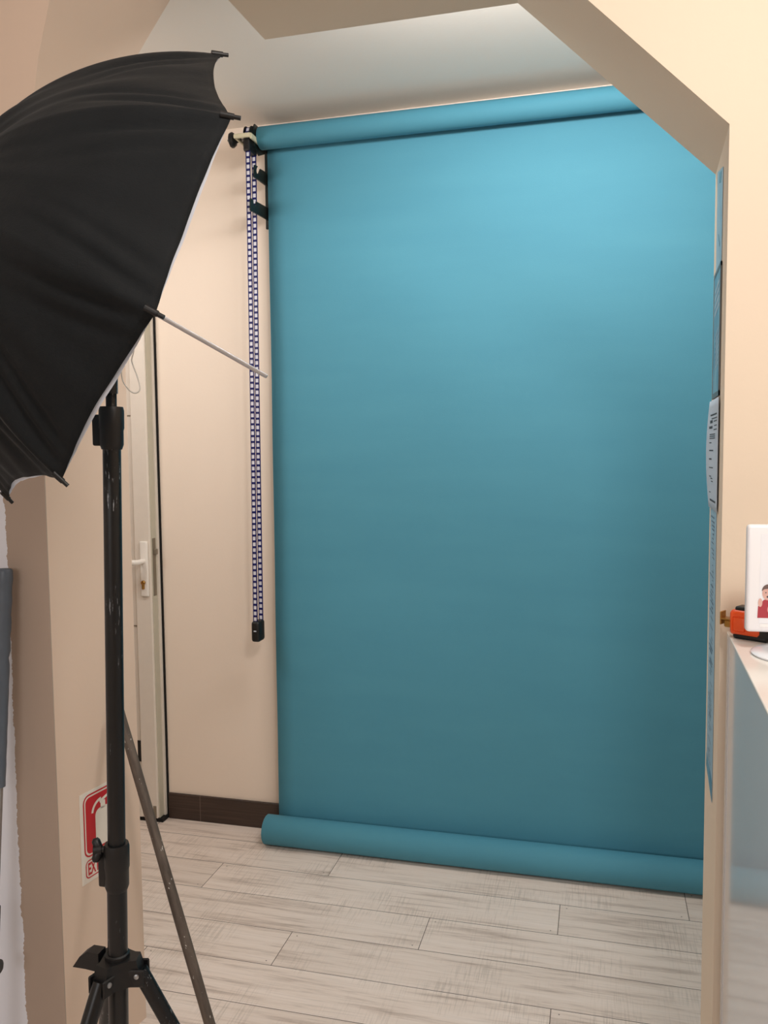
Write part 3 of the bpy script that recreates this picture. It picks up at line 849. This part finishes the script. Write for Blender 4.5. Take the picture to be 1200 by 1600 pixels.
smooth_by_angle(link('stand_base', b, M['gloss'], ph), 40)
b = B()
tube(b, cr([RP @ Vector((.060, -.004, cbz+.006)), RP @ Vector((.064, .012, cbz+.012)), RP @ Vector((.078, .028, cbz+.030)), RP @ Vector((.085, .022, cbz+.055)), RP @ Vector((.085, .008, cbz+.075))]), [.014]*12+[.012]*9, 16)
smooth_by_angle(link('stand_neck', b, M['gloss'], ph), 40)

# ------------------------------------------------------------------ covered pole on the left
cp_ = thing('covered_pole', 'slim silver pole with blue-grey fabric sleeve leaning on the white wall', 'pole', (-1.365, 1.545, 0))
def pp(z):  # axis of the pole
    t = (1.235-(H+(z-H)/S))/1.235
    return Vector(((-1.315-.055*t)*S, (1.612-.07*t)*S, z))
b = B(); pts = []; rad = []
for k in range(31):
    z = 1.228-(1.228-.745)*k/30; pts.append(pp(z)); rad.append(.0158 + .0011*math.sin(k*1.9)*(1 if k < 12 else .3) - (.0025 if k == 12 else 0))
pts = [pp(1.236), pp(1.235), pp(1.232)] + pts; rad = [.003, .012, .0150] + rad
tube(b, pts, rad, 24); smooth_by_angle(link('fabric_sleeve', b, M['sleeve'], cp_), 60)
b = B(); tube(b, [pp(.75), pp(.02)], .0110, 20); smooth_by_angle(link('silver_tube', b, M['alu'], cp_))
b = B(); q = pp(.39)
tube(b, [pp(.47), pp(.33)], .0145, 20); lathe_along(b, q + Vector((0, -.012, -.05)), (1, 0, 0), [(0, .016), (.022, .018), (.028, .010)], 18)
smooth_by_angle(link('pole_clamp', b, M['clamp'], cp_), 40)
b = B(); lathe_along(b, pp(.0)+Vector((0, 0, .0)), (0, 0, 1), [(0, .015), (.03, .014), (.035, .011)], 18); link('rubber_foot', b, M['black_rubber'], cp_)

# ------------------------------------------------------------------ camera
yaw, pitch, roll_ = math.radians(14.57), math.radians(4.1), math.radians(0.58)
fw = Vector((-math.sin(yaw)*math.cos(pitch), math.cos(yaw)*math.cos(pitch), -math.sin(pitch)))
r0 = Vector((math.cos(yaw), math.sin(yaw), 0)); u0 = r0.cross(fw)
rt = r0*math.cos(roll_) - u0*math.sin(roll_)*-1 if False else r0*math.cos(roll_) - u0*math.sin(roll_)
up = rt.cross(fw)
cam = bpy.data.cameras.new('camera'); co = bpy.data.objects.new('camera', cam); COL.objects.link(co)
mw = Matrix((rt, up, -fw)).transposed().to_4x4(); mw.translation = (0, 0, H); co.matrix_world = mw
cam.sensor_fit = 'HORIZONTAL'; cam.sensor_width = 36; cam.lens = 39.0; cam.clip_start = .02
bpy.context.scene.camera = co

# ------------------------------------------------------------------ lights
def area(name, loc, target, size, sy, power, col):
    l = bpy.data.lights.new(name, 'AREA'); l.shape = 'RECTANGLE'; l.size = size; l.size_y = sy; l.energy = power; l.color = col
    o = bpy.data.objects.new(name, l); COL.objects.link(o); o.location = loc
    o.rotation_euler = (Vector(target)-Vector(loc)).to_track_quat('-Z', 'Y').to_euler()
    return o
area('window_light', (-1.1, -2.4, 1.95), (-.4, 2.2, .5), 1.8, 1.0, 23, (.97, .98, 1.0))
area('room_lamp', (.35, .25, 2.55), (-.4, 2.4, .8), .25, .25, 15, (1.0, .94, .89))
area('added_side_fill', (1.0, .3, 2.4), (1.0, 1.6, 1.2), .5, .5, 5, (1.0, .94, .88))  # added fill light, only brightens the wall right of the opening
area('niche_lamp', (-.10, 2.06, 2.60), (-.2, 2.95, 1.6), 1.1, .2, 17, (1.0, .96, .92))
area('added_niche_fill', (-2.0, 2.1, 2.2), (-1.3, 2.7, 1.8), .4, .4, 5, (1.0, .95, .90))  # added fill hidden behind the left pier, lifts niche wall and ceiling
w = bpy.data.worlds.new('world'); bpy.context.scene.world = w; w.use_nodes = True
w.node_tree.nodes['Background'].inputs[0].default_value = (.9, .95, 1, 1); w.node_tree.nodes['Background'].inputs[1].default_value = .3
sc = bpy.context.scene
sc.view_settings.view_transform = 'Standard'; sc.view_settings.look = 'None'; sc.view_settings.exposure = 0.0
